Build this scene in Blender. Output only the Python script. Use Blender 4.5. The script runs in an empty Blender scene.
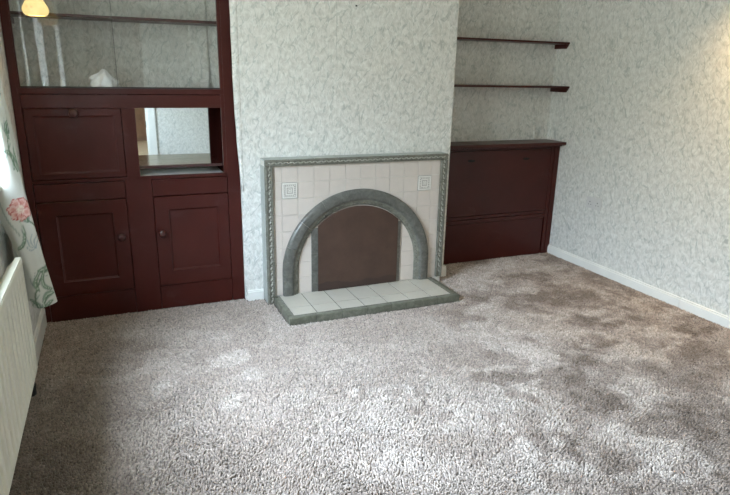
import bpy, bmesh, math, random
import numpy as np
from mathutils import Vector, Matrix

random.seed(4); rng = np.random.default_rng(11)
PI = math.pi
scene = bpy.context.scene
COL = scene.collection

# ------------------------------------------------------------------ dimensions (metres)
XL, XR = -1.352, 2.346            # side walls
YA = 0.394                        # alcove back wall
YREAR = -4.62
ZC = 2.42                         # ceiling
CX0, CX1 = -0.211, 1.2154         # chimney breast

# ------------------------------------------------------------------ node helpers
def new_mat(name):
    m = bpy.data.materials.new(name); m.use_nodes = True
    nt = m.node_tree
    b = nt.nodes['Principled BSDF']
    return m, nt, b
def N(nt, kind, **kw):
    n = nt.nodes.new(kind)
    for k, v in kw.items():
        if k.startswith('i_'):
            key = k[2:]
            n.inputs[int(key) if key.isdigit() else key].default_value = v
        else:
            setattr(n, k, v)
    return n
def L(nt, a, b): nt.links.new(a, b)
def ramp(nt, fac, stops, interp='LINEAR'):
    r = N(nt, 'ShaderNodeValToRGB'); r.color_ramp.interpolation = interp
    e = r.color_ramp.elements
    while len(e) > 1: e.remove(e[-1])
    for i, (p, c) in enumerate(stops):
        el = e[0] if i == 0 else e.new(p)
        el.position = p; el.color = tuple(c) + (1,) if len(c) == 3 else c
    L(nt, fac, r.inputs[0]); return r.outputs[0]
def mixc(nt, fac, a, b, mode='MIX'):
    n = N(nt, 'ShaderNodeMix', data_type='RGBA', blend_type=mode)
    for sock, v in ((n.inputs[0], fac), (n.inputs[6], a), (n.inputs[7], b)):
        if hasattr(v, 'links'): L(nt, v, sock)
        else: sock.default_value = v if not isinstance(v, tuple) else (tuple(v) + (1,) if len(v) == 3 else v)
    return n.outputs[2]
def math_(nt, op, a, b=None, c=None):
    n = N(nt, 'ShaderNodeMath', operation=op)
    for i, v in enumerate((a, b, c)):
        if v is None: continue
        if hasattr(v, 'links'): L(nt, v, n.inputs[i])
        else: n.inputs[i].default_value = v
    return n.outputs[0]
def bump(nt, b, h, strength=.3, dist=.002):
    n = N(nt, 'ShaderNodeBump', i_Strength=strength, i_Distance=dist)
    L(nt, h, n.inputs['Height']); L(nt, n.outputs[0], b.inputs['Normal'])
def coords(nt, scale=(1, 1, 1), rot=(0, 0, 0)):
    t = N(nt, 'ShaderNodeNewGeometry')
    m = N(nt, 'ShaderNodeMapping'); m.inputs['Scale'].default_value = scale; m.inputs['Rotation'].default_value = rot
    L(nt, t.outputs['Position'], m.inputs[0]); return m.outputs[0]
def noise(nt, vec, scale, detail=3, rough=.55, dist=0.0):
    n = N(nt, 'ShaderNodeTexNoise', i_Scale=scale, i_Detail=detail, i_Roughness=rough, i_Distortion=dist)
    if vec is not None: L(nt, vec, n.inputs['Vector'])
    return n

def plain(name, col, rough=.5, metal=0, var=0.0, vscale=8, bscale=0, bstr=.2, coat=0, spec=.5):
    m, nt, b = new_mat(name)
    b.inputs['Roughness'].default_value = rough; b.inputs['Metallic'].default_value = metal
    b.inputs['Specular IOR Level'].default_value = spec
    if coat: b.inputs['Coat Weight'].default_value = coat; b.inputs['Coat Roughness'].default_value = .12
    v = coords(nt)
    n = noise(nt, v, vscale, 4)
    lo = tuple(c * (1 - var) for c in col); hi = tuple(min(1, c * (1 + var)) for c in col)
    L(nt, ramp(nt, n.outputs[0], [(.3, lo), (.7, hi)]), b.inputs['Base Color'])
    if bscale:
        bump(nt, b, noise(nt, v, bscale, 3).outputs[0], bstr, .002)
    return m

# ------------------------------------------------------------------ materials
def wallpaper():
    m, nt, b = new_mat('leafy_wallpaper')
    b.inputs['Roughness'].default_value = .75; b.inputs['Specular IOR Level'].default_value = .25
    g = N(nt, 'ShaderNodeNewGeometry'); sp = N(nt, 'ShaderNodeSeparateXYZ'); L(nt, g.outputs['Position'], sp.inputs[0])
    u = math_(nt, 'ADD', sp.outputs[0], sp.outputs[1])
    cb = N(nt, 'ShaderNodeCombineXYZ'); L(nt, u, cb.inputs[0]); L(nt, sp.outputs[2], cb.inputs[1])
    uv = cb.outputs[0]
    # mottled ground
    n1 = noise(nt, uv, 30, 3, .6)
    ground = ramp(nt, n1.outputs[0], [(.36, (.585, .570, .530)), (.50, (.655, .640, .600)), (.64, (.725, .710, .672))])
    # leaf sprays: stretched, warped cells in two directions
    warp = noise(nt, uv, 14, 2, .5)
    wv = N(nt, 'ShaderNodeVectorMath', operation='MULTIPLY_ADD')
    L(nt, warp.outputs['Color'], wv.inputs[0]); wv.inputs[1].default_value = (.055, .055, 0); L(nt, uv, wv.inputs[2])
    def sprays(ang, sx, sy, width, seed):
        mp = N(nt, 'ShaderNodeMapping'); mp.inputs['Rotation'].default_value = (0, 0, ang); mp.inputs['Location'].default_value = (seed, seed * .7, 0)
        L(nt, wv.outputs[0], mp.inputs[0])
        m2 = N(nt, 'ShaderNodeMapping'); m2.inputs['Scale'].default_value = (sx, sy, 1); L(nt, mp.outputs[0], m2.inputs[0])
        vo = N(nt, 'ShaderNodeTexVoronoi', feature='DISTANCE_TO_EDGE'); vo.inputs['Scale'].default_value = 1
        L(nt, m2.outputs[0], vo.inputs['Vector'])
        r = ramp(nt, vo.outputs['Distance'], [(0, (1, 1, 1)), (width, (.7, .7, .7)), (width * 2.0, (0, 0, 0))])
        msk = noise(nt, m2.outputs[0], 1.6, 2, .5)
        k = ramp(nt, msk.outputs[0], [(.46, (0, 0, 0)), (.56, (1, 1, 1))])
        return mixc(nt, 1.0, r, k, 'MULTIPLY')
    a = sprays(.42, 24, 8, .030, 3.1)
    c = sprays(-.5, 36, 11, .036, 7.7)
    d = sprays(.12, 52, 18, .07, 1.3)
    col = mixc(nt, math_(nt, 'MULTIPLY', a, .50), ground, (.27, .305, .285))
    col = mixc(nt, math_(nt, 'MULTIPLY', c, .40), col, (.34, .375, .345))
    col = mixc(nt, math_(nt, 'MULTIPLY', d, .40), col, (.88, .89, .85))
    L(nt, col, b.inputs['Base Color'])
    bump(nt, b, noise(nt, uv, 160, 3).outputs[0], .25, .0015)
    return m
M = {}
M['paper'] = wallpaper()

def maroon():
    m, nt, b = new_mat('maroon_gloss_paint')
    v = coords(nt)
    n = noise(nt, v, 7, 4)
    col = ramp(nt, n.outputs[0], [(.3, (.044, .0068, .0046)), (.7, (.055, .0090, .0060))])
    dust = noise(nt, coords(nt, (1, 1, 1.6)), 4.2, 5, .62, .4)
    k = ramp(nt, dust.outputs[0], [(.60, (0, 0, 0)), (.78, (.16, .16, .16))])
    col = mixc(nt, k, col, (.16, .12, .12))
    L(nt, col, b.inputs['Base Color'])
    rr = ramp(nt, dust.outputs[0], [(.4, (.30, .30, .30)), (.75, (.5, .5, .5))])
    L(nt, rr, b.inputs['Roughness'])
    b.inputs['Specular IOR Level'].default_value = .30
    bump(nt, b, noise(nt, coords(nt, (1, 1, .25)), 90, 2).outputs[0], .12, .001)
    return m
M['maroon'] = maroon()
M['matte'] = plain('maroon_matte_paint', (.022, .005, .004), .8, spec=0.0)
M['lining'] = plain('pale_shelf_lining', (.60, .60, .55), .3)
M['seam'] = plain('paper_seam', (.38, .39, .36), .8)
M['edge'] = plain('glass_edge', (.05, .065, .055), .3)
M['maroon_shine'] = plain('maroon_polished_paint', (.045, .008, .006), .10, coat=.6)
M['wood'] = plain('dark_knob_wood', (.045, .012, .010), .28, var=.15)
M['black'] = plain('black_metal', (.004, .004, .004), .6, spec=.3)
M['dark_gap'] = plain('dark_track', (.02, .018, .018), .5)
M['white'] = plain('white_gloss_trim', (.78, .77, .73), .35, var=.04)
M['cream_trim'] = plain('cream_trim', (.72, .68, .58), .4, var=.05)
M['ceiling'] = plain('ceiling_paint', (.78, .77, .73), .9)
M['radiator'] = plain('cream_radiator_enamel', (.74, .715, .60), .38, var=.03)
M['plastic'] = plain('socket_plastic', (.60, .585, .565), .4, var=.03)
M['dark_plastic'] = plain('socket_hole', (.03, .03, .03), .6)
M['brass'] = plain('brass', (.55, .36, .12), .3, metal=1)
M['hall_floor'] = plain('hall_floor', (.50, .45, .36), .6, var=.1)
M['hall_wood'] = plain('hall_wood', (.17, .10, .06), .5, var=.2)
M['hall_wall'] = plain('hall_wall', (.45, .40, .32), .8, var=.05)
M['backing'] = plain('carpet_backing', (.16, .135, .12), .95, var=.1)

def tile_white(name, col):
    m, nt, b = new_mat(name)
    v = coords(nt)
    n = noise(nt, v, 16, 4, .6); n2 = noise(nt, v, 3, 2)
    c = ramp(nt, n.outputs[0], [(.3, tuple(x * .93 for x in col)), (.7, col)])
    c = mixc(nt, ramp(nt, n2.outputs[0], [(.4, (0, 0, 0)), (.7, (.25, .25, .25))]), c, tuple(x * .88 for x in col))
    L(nt, c, b.inputs['Base Color']); b.inputs['Roughness'].default_value = .28
    return m
M['tile'] = tile_white('cream_tile', (.57, .502, .445))
M['relief'] = tile_white('relief_tile_glaze', (.72, .69, .64))
M['relief_ground'] = tile_white('relief_ground_glaze', (.40, .37, .33))
M['hearth_tile'] = tile_white('hearth_tile', (.46, .425, .36))
M['grout'] = plain('pale_grout', (.60, .57, .52), .9, var=.06)
M['dark_grout'] = plain('dark_grout', (.045, .042, .036), .9)

def mottled(name, lo, mid, hi, rough=.3, scale=26):
    m, nt, b = new_mat(name)
    v = coords(nt)
    n = noise(nt, v, scale, 5, .68, .6)
    L(nt, ramp(nt, n.outputs[0], [(.30, lo), (.5, mid), (.68, hi)]), b.inputs['Base Color'])
    b.inputs['Roughness'].default_value = rough
    bump(nt, b, n.outputs[0], .15, .002)
    return m
M['green'] = mottled('grey_green_glaze', (.064, .063, .054), (.102, .100, .087), (.152, .150, .133))
M['green_edge'] = mottled('olive_grey_moulding', (.095, .092, .072), (.145, .140, .112), (.22, .215, .18), .4)
M['relief_leaf'] = mottled('pale_relief_leaf', (.30, .29, .25), (.40, .385, .34), (.52, .50, .45), .4)
M['side'] = mottled('window_lit_side_glaze', (.22, .235, .215), (.29, .31, .285), (.36, .38, .355))  # border glaze lightened on its returns, window light put into the colour
M['rim'] = mottled('hearth_rim_glaze', (.080, .080, .058), (.120, .120, .090), (.175, .175, .135))

def board():
    m, nt, b = new_mat('brown_hardboard')
    v = coords(nt)
    n = noise(nt, v, 9, 5, .65); n2 = noise(nt, v, 260, 2)
    c = ramp(nt, n.outputs[0], [(.3, (.050, .028, .020)), (.7, (.074, .042, .030))])
    c = mixc(nt, ramp(nt, n2.outputs[0], [(.4, (0, 0, 0)), (.7, (.35, .35, .35))]), c, (.09, .053, .038))
    # water stained strip along the bottom edge
    sp = N(nt, 'ShaderNodeSeparateXYZ'); L(nt, v, sp.inputs[0])
    wav = noise(nt, coords(nt, (1, 0, 0)), 5, 3)
    edge = math_(nt, 'SUBTRACT', sp.outputs[2], math_(nt, 'MULTIPLY', wav.outputs[0], .10))
    st = ramp(nt, edge, [(.036, (1, 1, 1)), (.044, (1.0, 1.0, 1.0)), (.046, (0, 0, 0))])
    c = mixc(nt, math_(nt, 'MULTIPLY', st, .55), c, (.03, .02, .018))
    L(nt, c, b.inputs['Base Color']); b.inputs['Roughness'].default_value = .62
    b.inputs['Specular IOR Level'].default_value = .3
    bump(nt, b, n2.outputs[0], .2, .001)
    return m
M['board'] = board()

def glass(name, tint=(.90, .93, .92), ior=1.5):
    m = bpy.data.materials.new(name); m.use_nodes = True; nt = m.node_tree
    nt.nodes.remove(nt.nodes['Principled BSDF'])
    out = nt.nodes['Material Output']
    lw = N(nt, 'ShaderNodeLayerWeight'); f0 = ((ior - 1) / (ior + 1)) ** 2
    f = math_(nt, 'MULTIPLY_ADD', math_(nt, 'POWER', lw.outputs['Facing'], 4.5), 1 - f0, f0)
    t = N(nt, 'ShaderNodeBsdfTransparent'); t.inputs[0].default_value = tint + (1,)
    gl = N(nt, 'ShaderNodeBsdfGlossy', i_Roughness=.01)
    mx = N(nt, 'ShaderNodeMixShader'); L(nt, f, mx.inputs[0]); L(nt, t.outputs[0], mx.inputs[1]); L(nt, gl.outputs[0], mx.inputs[2])
    L(nt, mx.outputs[0], out.inputs[0]); return m
M['glass'] = glass('clear_glass', (.985, .99, .985))
M['window_glass'] = glass('window_glass', (.97, .98, .98), 1.3)
m, nt, b = new_mat('mirror_silver'); b.inputs['Metallic'].default_value = 1; b.inputs['Roughness'].default_value = .015; b.inputs['Base Color'].default_value = (.86, .90, .88, 1); M['mirror'] = m

def attr_mat(name, attr, rough, noise_amt=0.0, sheen=0, trans=0.0, spec=.2):
    m, nt, b = new_mat(name)
    a = N(nt, 'ShaderNodeAttribute', attribute_name=attr)
    L(nt, a.outputs['Color'], b.inputs['Base Color'])
    b.inputs['Roughness'].default_value = rough; b.inputs['Specular IOR Level'].default_value = spec
    if sheen: b.inputs['Sheen Weight'].default_value = sheen
    if trans:
        tr = N(nt, 'ShaderNodeBsdfTranslucent'); L(nt, a.outputs['Color'], tr.inputs[0])
        mx = N(nt, 'ShaderNodeMixShader'); mx.inputs[0].default_value = trans
        L(nt, b.outputs[0], mx.inputs[1]); L(nt, tr.outputs[0], mx.inputs[2])
        L(nt, mx.outputs[0], nt.nodes['Material Output'].inputs[0])
    return m
M['carpet'] = attr_mat('carpet_wool', 'pile', .95, sheen=.25, spec=.05)
M['curtain'] = attr_mat('curtain_print', 'print', .85, trans=.10)
M['cloth'] = plain('white_form', (.92, .93, .94), .8, var=.05, bscale=40, bstr=.3)

def shade_glow():
    m, nt, b = new_mat('lit_lamp_shade')
    b.inputs['Base Color'].default_value = (.30, .22, .12, 1); b.inputs['Roughness'].default_value = .35
    v = coords(nt)
    # a small printed sprig of red flowers on the shade
    def spot(c, r):
        d = N(nt, 'ShaderNodeVectorMath', operation='DISTANCE'); L(nt, v, d.inputs[0]); d.inputs[1].default_value = c
        return ramp(nt, math_(nt, 'DIVIDE', d.outputs['Value'], r), [(.7, (1, 1, 1)), (1.0, (0, 0, 0))])
    tot = None
    nz = noise(nt, v, 130, 2)
    for c, r in SPRIG:
        s = spot(c, r); tot = s if tot is None else math_(nt, 'MAXIMUM', tot, s)
    k = math_(nt, 'MULTIPLY', tot, ramp(nt, nz.outputs[0], [(.42, (0, 0, 0)), (.55, (1, 1, 1))]))
    col = mixc(nt, math_(nt, 'MULTIPLY', k, .75), (1.0, .76, .30), (.75, .20, .07))
    L(nt, col, b.inputs['Emission Color']); b.inputs['Emission Strength'].default_value = SHADE_E
    return m

# ------------------------------------------------------------------ mesh builder
class MB:
    def __init__(self): self.v = []; self.f = []; self.m = []; self.sm = []
    def add(self, vs, fs, mi=0, smooth=False):
        o = len(self.v); self.v += [tuple(p) for p in vs]
        for q in fs: self.f.append([i + o for i in q]); self.m.append(mi); self.sm.append(smooth)
    def box(self, x0, x1, y0, y1, z0, z1, mi=0, bev=0.0):
        x0, x1 = min(x0, x1), max(x0, x1); y0, y1 = min(y0, y1), max(y0, y1); z0, z1 = min(z0, z1), max(z0, z1)
        if bev <= 0:
            vs = [(x, y, z) for z in (z0, z1) for y in (y0, y1) for x in (x0, x1)]
            self.add(vs, [(0, 2, 3, 1), (4, 5, 7, 6), (0, 1, 5, 4), (2, 6, 7, 3), (0, 4, 6, 2), (1, 3, 7, 5)], mi); return
        bm = bmesh.new(); bmesh.ops.create_cube(bm, size=1)
        for w in bm.verts: w.co = Vector(((x0 + x1) / 2 + w.co.x * (x1 - x0), (y0 + y1) / 2 + w.co.y * (y1 - y0), (z0 + z1) / 2 + w.co.z * (z1 - z0)))
        b_ = min(bev, .45 * min(x1 - x0, y1 - y0, z1 - z0))
        bmesh.ops.bevel(bm, geom=list(bm.edges), offset=b_, segments=2, profile=.6, affect='EDGES')
        self.bm(bm, mi)
    def bm(self, bm, mi=0, smooth=False):
        bm.verts.index_update()
        self.add([w.co[:] for w in bm.verts], [[w.index for w in f.verts] for f in bm.faces], mi, smooth); bm.free()
    def prism(self, pts, y0, y1, mi=0):
        """closed outline of (x, z) points carried from y0 to y1 (front y0)."""
        n = len(pts)
        vs = [(p[0], y0, p[1]) for p in pts] + [(p[0], y1, p[1]) for p in pts]
        self.add(vs, [tuple(range(n)), tuple(range(2 * n - 1, n - 1, -1))] + [(i, i + n, (i + 1) % n + n, (i + 1) % n) for i in range(n)], mi)
    def lathe(self, prof, origin, axis='z', seg=24, mi=0, wob=None):
        vs = []; fs = []
        for (r, h) in prof:
            for k in range(seg):
                a = 2 * PI * k / seg; rr = r * (1 + (wob(a, h) if wob else 0))
                if axis == 'z': p = (rr * math.cos(a), rr * math.sin(a), h)
                elif axis == 'y': p = (rr * math.cos(a), h, rr * math.sin(a))
                else: p = (h, rr * math.cos(a), rr * math.sin(a))
                vs.append((origin[0] + p[0], origin[1] + p[1], origin[2] + p[2]))
        for i in range(len(prof) - 1):
            for k in range(seg):
                k2 = (k + 1) % seg; fs.append((i * seg + k, i * seg + k2, (i + 1) * seg + k2, (i + 1) * seg + k))
        if prof[0][0] > 1e-6: fs.append(tuple(range(seg)))
        if prof[-1][0] > 1e-6: fs.append(tuple((len(prof) - 1) * seg + k for k in range(seg)))
        self.add(vs, fs, mi, True)
    def tube(self, pts, r, seg=10, mi=0):
        vs = []; fs = []; P = [Vector(p) for p in pts]
        for i, p in enumerate(P):
            t = (P[min(i + 1, len(P) - 1)] - P[max(i - 1, 0)]).normalized()
            a = t.orthogonal().normalized() if abs(t.z) < .99 else Vector((1, 0, 0)); a = (a - t * a.dot(t)).normalized(); c = t.cross(a)
            for k in range(seg):
                w = 2 * PI * k / seg; vs.append(p + (a * math.cos(w) + c * math.sin(w)) * r)
        for i in range(len(P) - 1):
            for k in range(seg):
                k2 = (k + 1) % seg; fs.append((i * seg + k, i * seg + k2, (i + 1) * seg + k2, (i + 1) * seg + k))
        fs.append(tuple(range(seg))); fs.append(tuple((len(P) - 1) * seg + k for k in range(seg)))
        self.add(vs, fs, mi, True)
    def blob(self, c, r, rot=None, mi=0):
        bm = bmesh.new(); bmesh.ops.create_icosphere(bm, subdivisions=1, radius=1)
        R = rot or Matrix.Identity(3)
        for w in bm.verts: w.co = R @ Vector((w.co.x * r[0], w.co.y * r[1], w.co.z * r[2])) + Vector(c)
        self.bm(bm, mi, True)
    def build(self, name, mats, parent=None, recalc=True):
        me = bpy.data.meshes.new(name); me.from_pydata(self.v, [], self.f); me.update()
        if not isinstance(mats, (list, tuple)): mats = [mats]
        for q in mats: me.materials.append(q)
        me.polygons.foreach_set('material_index', self.m); me.polygons.foreach_set('use_smooth', self.sm)
        if recalc:
            bm = bmesh.new(); bm.from_mesh(me); bmesh.ops.recalc_face_normals(bm, faces=bm.faces); bm.to_mesh(me); bm.free()
        o = bpy.data.objects.new(name, me); COL.objects.link(o)
        if parent is not None:
            o.parent = parent
            o.matrix_parent_inverse = parent.matrix_basis.inverted()
        return o
def tag(o, label=None, cat=None, group=None, kind=None):
    for k, v in (('label', label), ('category', cat), ('group', group), ('kind', kind)):
        if v: o[k] = v
    return o
def thing(name, label, cat, loc, group=None):
    o = bpy.data.objects.new(name, None); COL.objects.link(o); o.location = loc; o.empty_display_size = .1
    return tag(o, label, cat, group)
def struct(o): o['kind'] = 'structure'; return o
def boxes(name, mat, lst, parent=None, bev=0.0):
    b = MB()
    for q in lst: b.box(*q, bev=bev)
    return b.build(name, mat, parent)

# ------------------------------------------------------------------ the room shell
T = .12
TW = .26                                              # window wall thickened so its reveals darken the left cabinet
WY0, WY1, WZ0, WZ1 = -2.05, -.62, .95, 2.16          # window opening in the left wall
VY0, VY1 = -4.20, -3.50                                # unseen second window, added to brighten the rear wall and mirror
DX0, DX1, DZ = -1.14, -.43, 1.99                      # door opening in the rear wall
floor = struct(boxes('floor', M['backing'], [(XL - T, XR + T, YREAR - T, YA + T, -.1, -.006)]))
struct(boxes('ceiling', M['ceiling'], [(XL - T, XR + T, YREAR - T, YA + T, ZC, ZC + .1)]))
wb = struct(boxes('wall_back', M['paper'], [(XL - T, XR + T, YA, YA + T, 0, ZC)]))
cb_ = struct(boxes('wall_chimney_breast', M['paper'], [(CX0, CX1, 0, YA, 0, ZC)], bev=.006))
struct(boxes('wall_right', M['paper'], [(XR, XR + T, YREAR - T, YA, 0, ZC)]))
struct(boxes('wall_left', M['paper'], [(XL - TW, XL, WY1, YA, 0, ZC), (XL - TW, XL, VY1, WY0, 0, ZC), (XL - TW, XL, YREAR - T, VY0, 0, ZC)] + [(XL - TW, XL, a, c, e, f) for a, c in ((WY0, WY1), (VY0, VY1)) for e, f in ((0, WZ0), (WZ1, ZC))]))
struct(boxes('wall_rear', M['paper'], [(XL, DX0, YREAR - T, YREAR, 0, ZC), (DX1, XR, YREAR - T, YREAR, 0, ZC), (DX0, DX1, YREAR - T, YREAR, DZ, ZC)]))
# paper coming away at the edges
def sheet(name, rows, mat, parent, th=.0012):
    b = MB(); n = len(rows[0])
    vs = [p for r in rows for p in r]; fs = [(i * n + k, i * n + k + 1, (i + 1) * n + k + 1, (i + 1) * n + k) for i in range(len(rows) - 1) for k in range(n - 1)]
    b.add(vs, fs, 0, True); o = b.build(name, mat, parent, recalc=False)
    s = o.modifiers.new('t', 'SOLIDIFY'); s.thickness = th
    return o
rows = []
for i in range(15):
    z = 2.0 - i * (2.0 - 1.288) / 14
    curl = .0 if z > 1.52 else ((1.52 - z) / .23) ** 1.6
    rows.append([(-.42 + k * .02 + (-.306 + .42 - .12) * k / 6 * 1.0 - curl * .018 * k / 6, YA - .0015 - (.004 + .05 * curl) * (k / 6) ** 2, z) for k in range(7)])
sheet('loose_wallpaper', rows, M['paper'], wb)
rows = []
for i in range(9):
    z = 1.16 - i * .245 / 8
    rows.append([(2.18 + k * .004 + .03 * i / 8, YA - .001 - .010 * (k / 3) ** 2 * (i / 8), z) for k in range(4)])
sheet('loose_wallpaper', rows, M['paper'], wb)

boxes('wallpaper_seam', M['seam'], [(.386, .3872, -.0009, .0004, 1.47, 2.30)], cb_)
nl = MB(); nl.lathe([(.0022, .004), (.0022, -.014), (.0045, -.015), (.0045, -.017), (0, -.0175)], (.506, 0, 1.777), 'y', 10)
tag(nl.build('nail', M['black']), 'small dark nail in the papered chimney breast high above the fireplace', 'nail')
rows = []
for i in range(24):
    z = 2.40 - i * (2.40 - .70) / 23
    e = float(np.interp(z, [.70, .80, 1.0, 1.3, 2.4], [-.2115, -.218, -.229, -.238, -.2395])) + .0012 * math.sin(z * 31)
    rows.append([(-.196 + (e + .196) * k / 5, (.0012 if k == 0 else -.0006 - .0022 * math.sin(PI * k / 5)) + (.010 * max(0, (k - 3) / 2) ** 2), z) for k in range(6)])
sheet('loose_wallpaper', rows, M['paper'], cb_)
# skirting boards
def skirting(name, x0, x1, y0, y1, h=.068):
    b = MB()
    b.box(x0, x1, y0, y1, -.005, h - .012, bev=.003)
    if x1 - x0 > y1 - y0: b.box(x0, x1, y0 + .005, y1, h - .012, h, bev=.003)
    elif x0 < 0: b.box(x0, x1 - .005, y0, y1, h - .012, h, bev=.003)
    else: b.box(x0 + .005, x1, y0, y1, h - .012, h, bev=.003)
    return struct(b.build(name, M['white']))
skirting('baseboard_right', XR - .016, XR, -1.05, .226)
skirting('baseboard_right', XR - .016, XR, YREAR, -1.052)
skirting('baseboard_left', XL, XL + .016, YREAR, .030, .105)
skirting('baseboard_chimney', CX0 + .012, -.100, -.016, 0)
skirting('baseboard_chimney', 1.132, CX1 + .014, -.020, .0, .078)
skirting('baseboard_chimney', CX1, CX1 + .014, 0, .20, .078)
skirting('baseboard_rear', DX1 + .10, XR, YREAR, YREAR + .016)

# window in the left wall
def make_window(wname, WY0, WY1):
    w = bpy.data.objects.new(wname, None); COL.objects.link(w); struct(w)
    w.location = (XL, (WY0 + WY1) / 2, WZ0)
    F = .055
    boxes('frame', M['white'], [(XL - .23, XL - .17, WY0, WY0 + F, WZ0, WZ1), (XL - .23, XL - .17, WY1 - F, WY1, WZ0, WZ1), (XL - .23, XL - .17, WY0, WY1, WZ0, WZ0 + F), (XL - .23, XL - .17, WY0, WY1, WZ1 - F, WZ1), (XL - .225, XL - .175, (WY0 + WY1) / 2 - .025, (WY0 + WY1) / 2 + .025, WZ0, WZ1)], w, bev=.004)
    boxes('sill', M['white'], [(XL - .17, XL + .035, WY0 - .02, WY1 + .02, WZ0 - .022, WZ0 + .006)], w, bev=.005)
    boxes('architrave', M['white'], [(XL, XL + .014, WY1 + .002, WY1 + .05, WZ0 - .02, WZ1 + .05), (XL, XL + .014, WY0 - .05, WY0 - .002, WZ0 - .02, WZ1 + .05)], w, bev=.004)
    boxes('pane', M['window_glass'], [(XL - .204, XL - .200, WY0 + F, WY1 - F, WZ0 + F, WZ1 - F)], w)
make_window('window_1', WY0, WY1)
make_window('added_window', VY0, VY1)
# door opening and the hall beyond, seen only in the niche mirror
d = bpy.data.objects.new('door_1', None); COL.objects.link(d); struct(d); d.location = (DX1, YREAR, 0)
boxes('frame', M['white'], [(DX0, DX0 + .03, YREAR - T, YREAR, 0, DZ), (DX1 - .03, DX1, YREAR - T, YREAR, 0, DZ), (DX0, DX1, YREAR - T, YREAR, DZ - .03, DZ)], d, bev=.003)
boxes('architrave', M['white'], [(DX0 - .07, DX0 + .01, YREAR, YREAR + .018, 0, DZ + .07), (DX1 - .01, DX1 + .09, YREAR, YREAR + .018, 0, DZ + .07), (DX0, DX1, YREAR, YREAR + .018, DZ, DZ + .07)], d, bev=.004)
boxes('hinge', M['black'], [(DX1 - .036, DX1 - .028, YREAR - .06, YREAR - .02, .62, .70)], d)
HY = -8.6
hl = [('hall_floor', M['hall_floor'], (-1.9, 1.1, HY, YREAR - T, -.1, 0)), ('hall_ceiling', M['ceiling'], (-1.9, 1.1, HY, YREAR - T, ZC, ZC + .1)),
      ('hall_wall', M['hall_wall'], (-2.0, -1.9, HY, YREAR - T, 0, ZC)), ('hall_wall', M['hall_wall'], (1.1, 1.2, HY, YREAR - T, 0, ZC)), ('hall_wall', M['hall_wood'], (-2.0, 1.2, HY - .1, HY, 0, ZC))]
for nme, mt, q in hl: struct(boxes(nme, mt, [q]))

# ------------------------------------------------------------------ carpet pile
def vnoise(x, y, s, seed):
    r = np.random.default_rng(seed).random((256, 256))
    u, v = x * s, y * s
    i, j = np.floor(u).astype(int), np.floor(v).astype(int); a, b = u - i, v - j
    a = a * a * (3 - 2 * a); b = b * b * (3 - 2 * b)
    g = lambda p, q: r[p % 256, q % 256]
    return (g(i, j) * (1 - a) + g(i + 1, j) * a) * (1 - b) + (g(i, j + 1) * (1 - a) + g(i + 1, j + 1) * a) * b
def fbm(x, y, s, seed, o=4): return sum(vnoise(x + 7 * k, y - 3 * k, s * 2 ** k, seed + k) * .5 ** k for k in range(o)) / sum(.5 ** k for k in range(o))
def sst(x, a, b):
    t = np.clip((x - a) / (b - a), 0, 1); return t * t * (3 - 2 * t)

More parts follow.
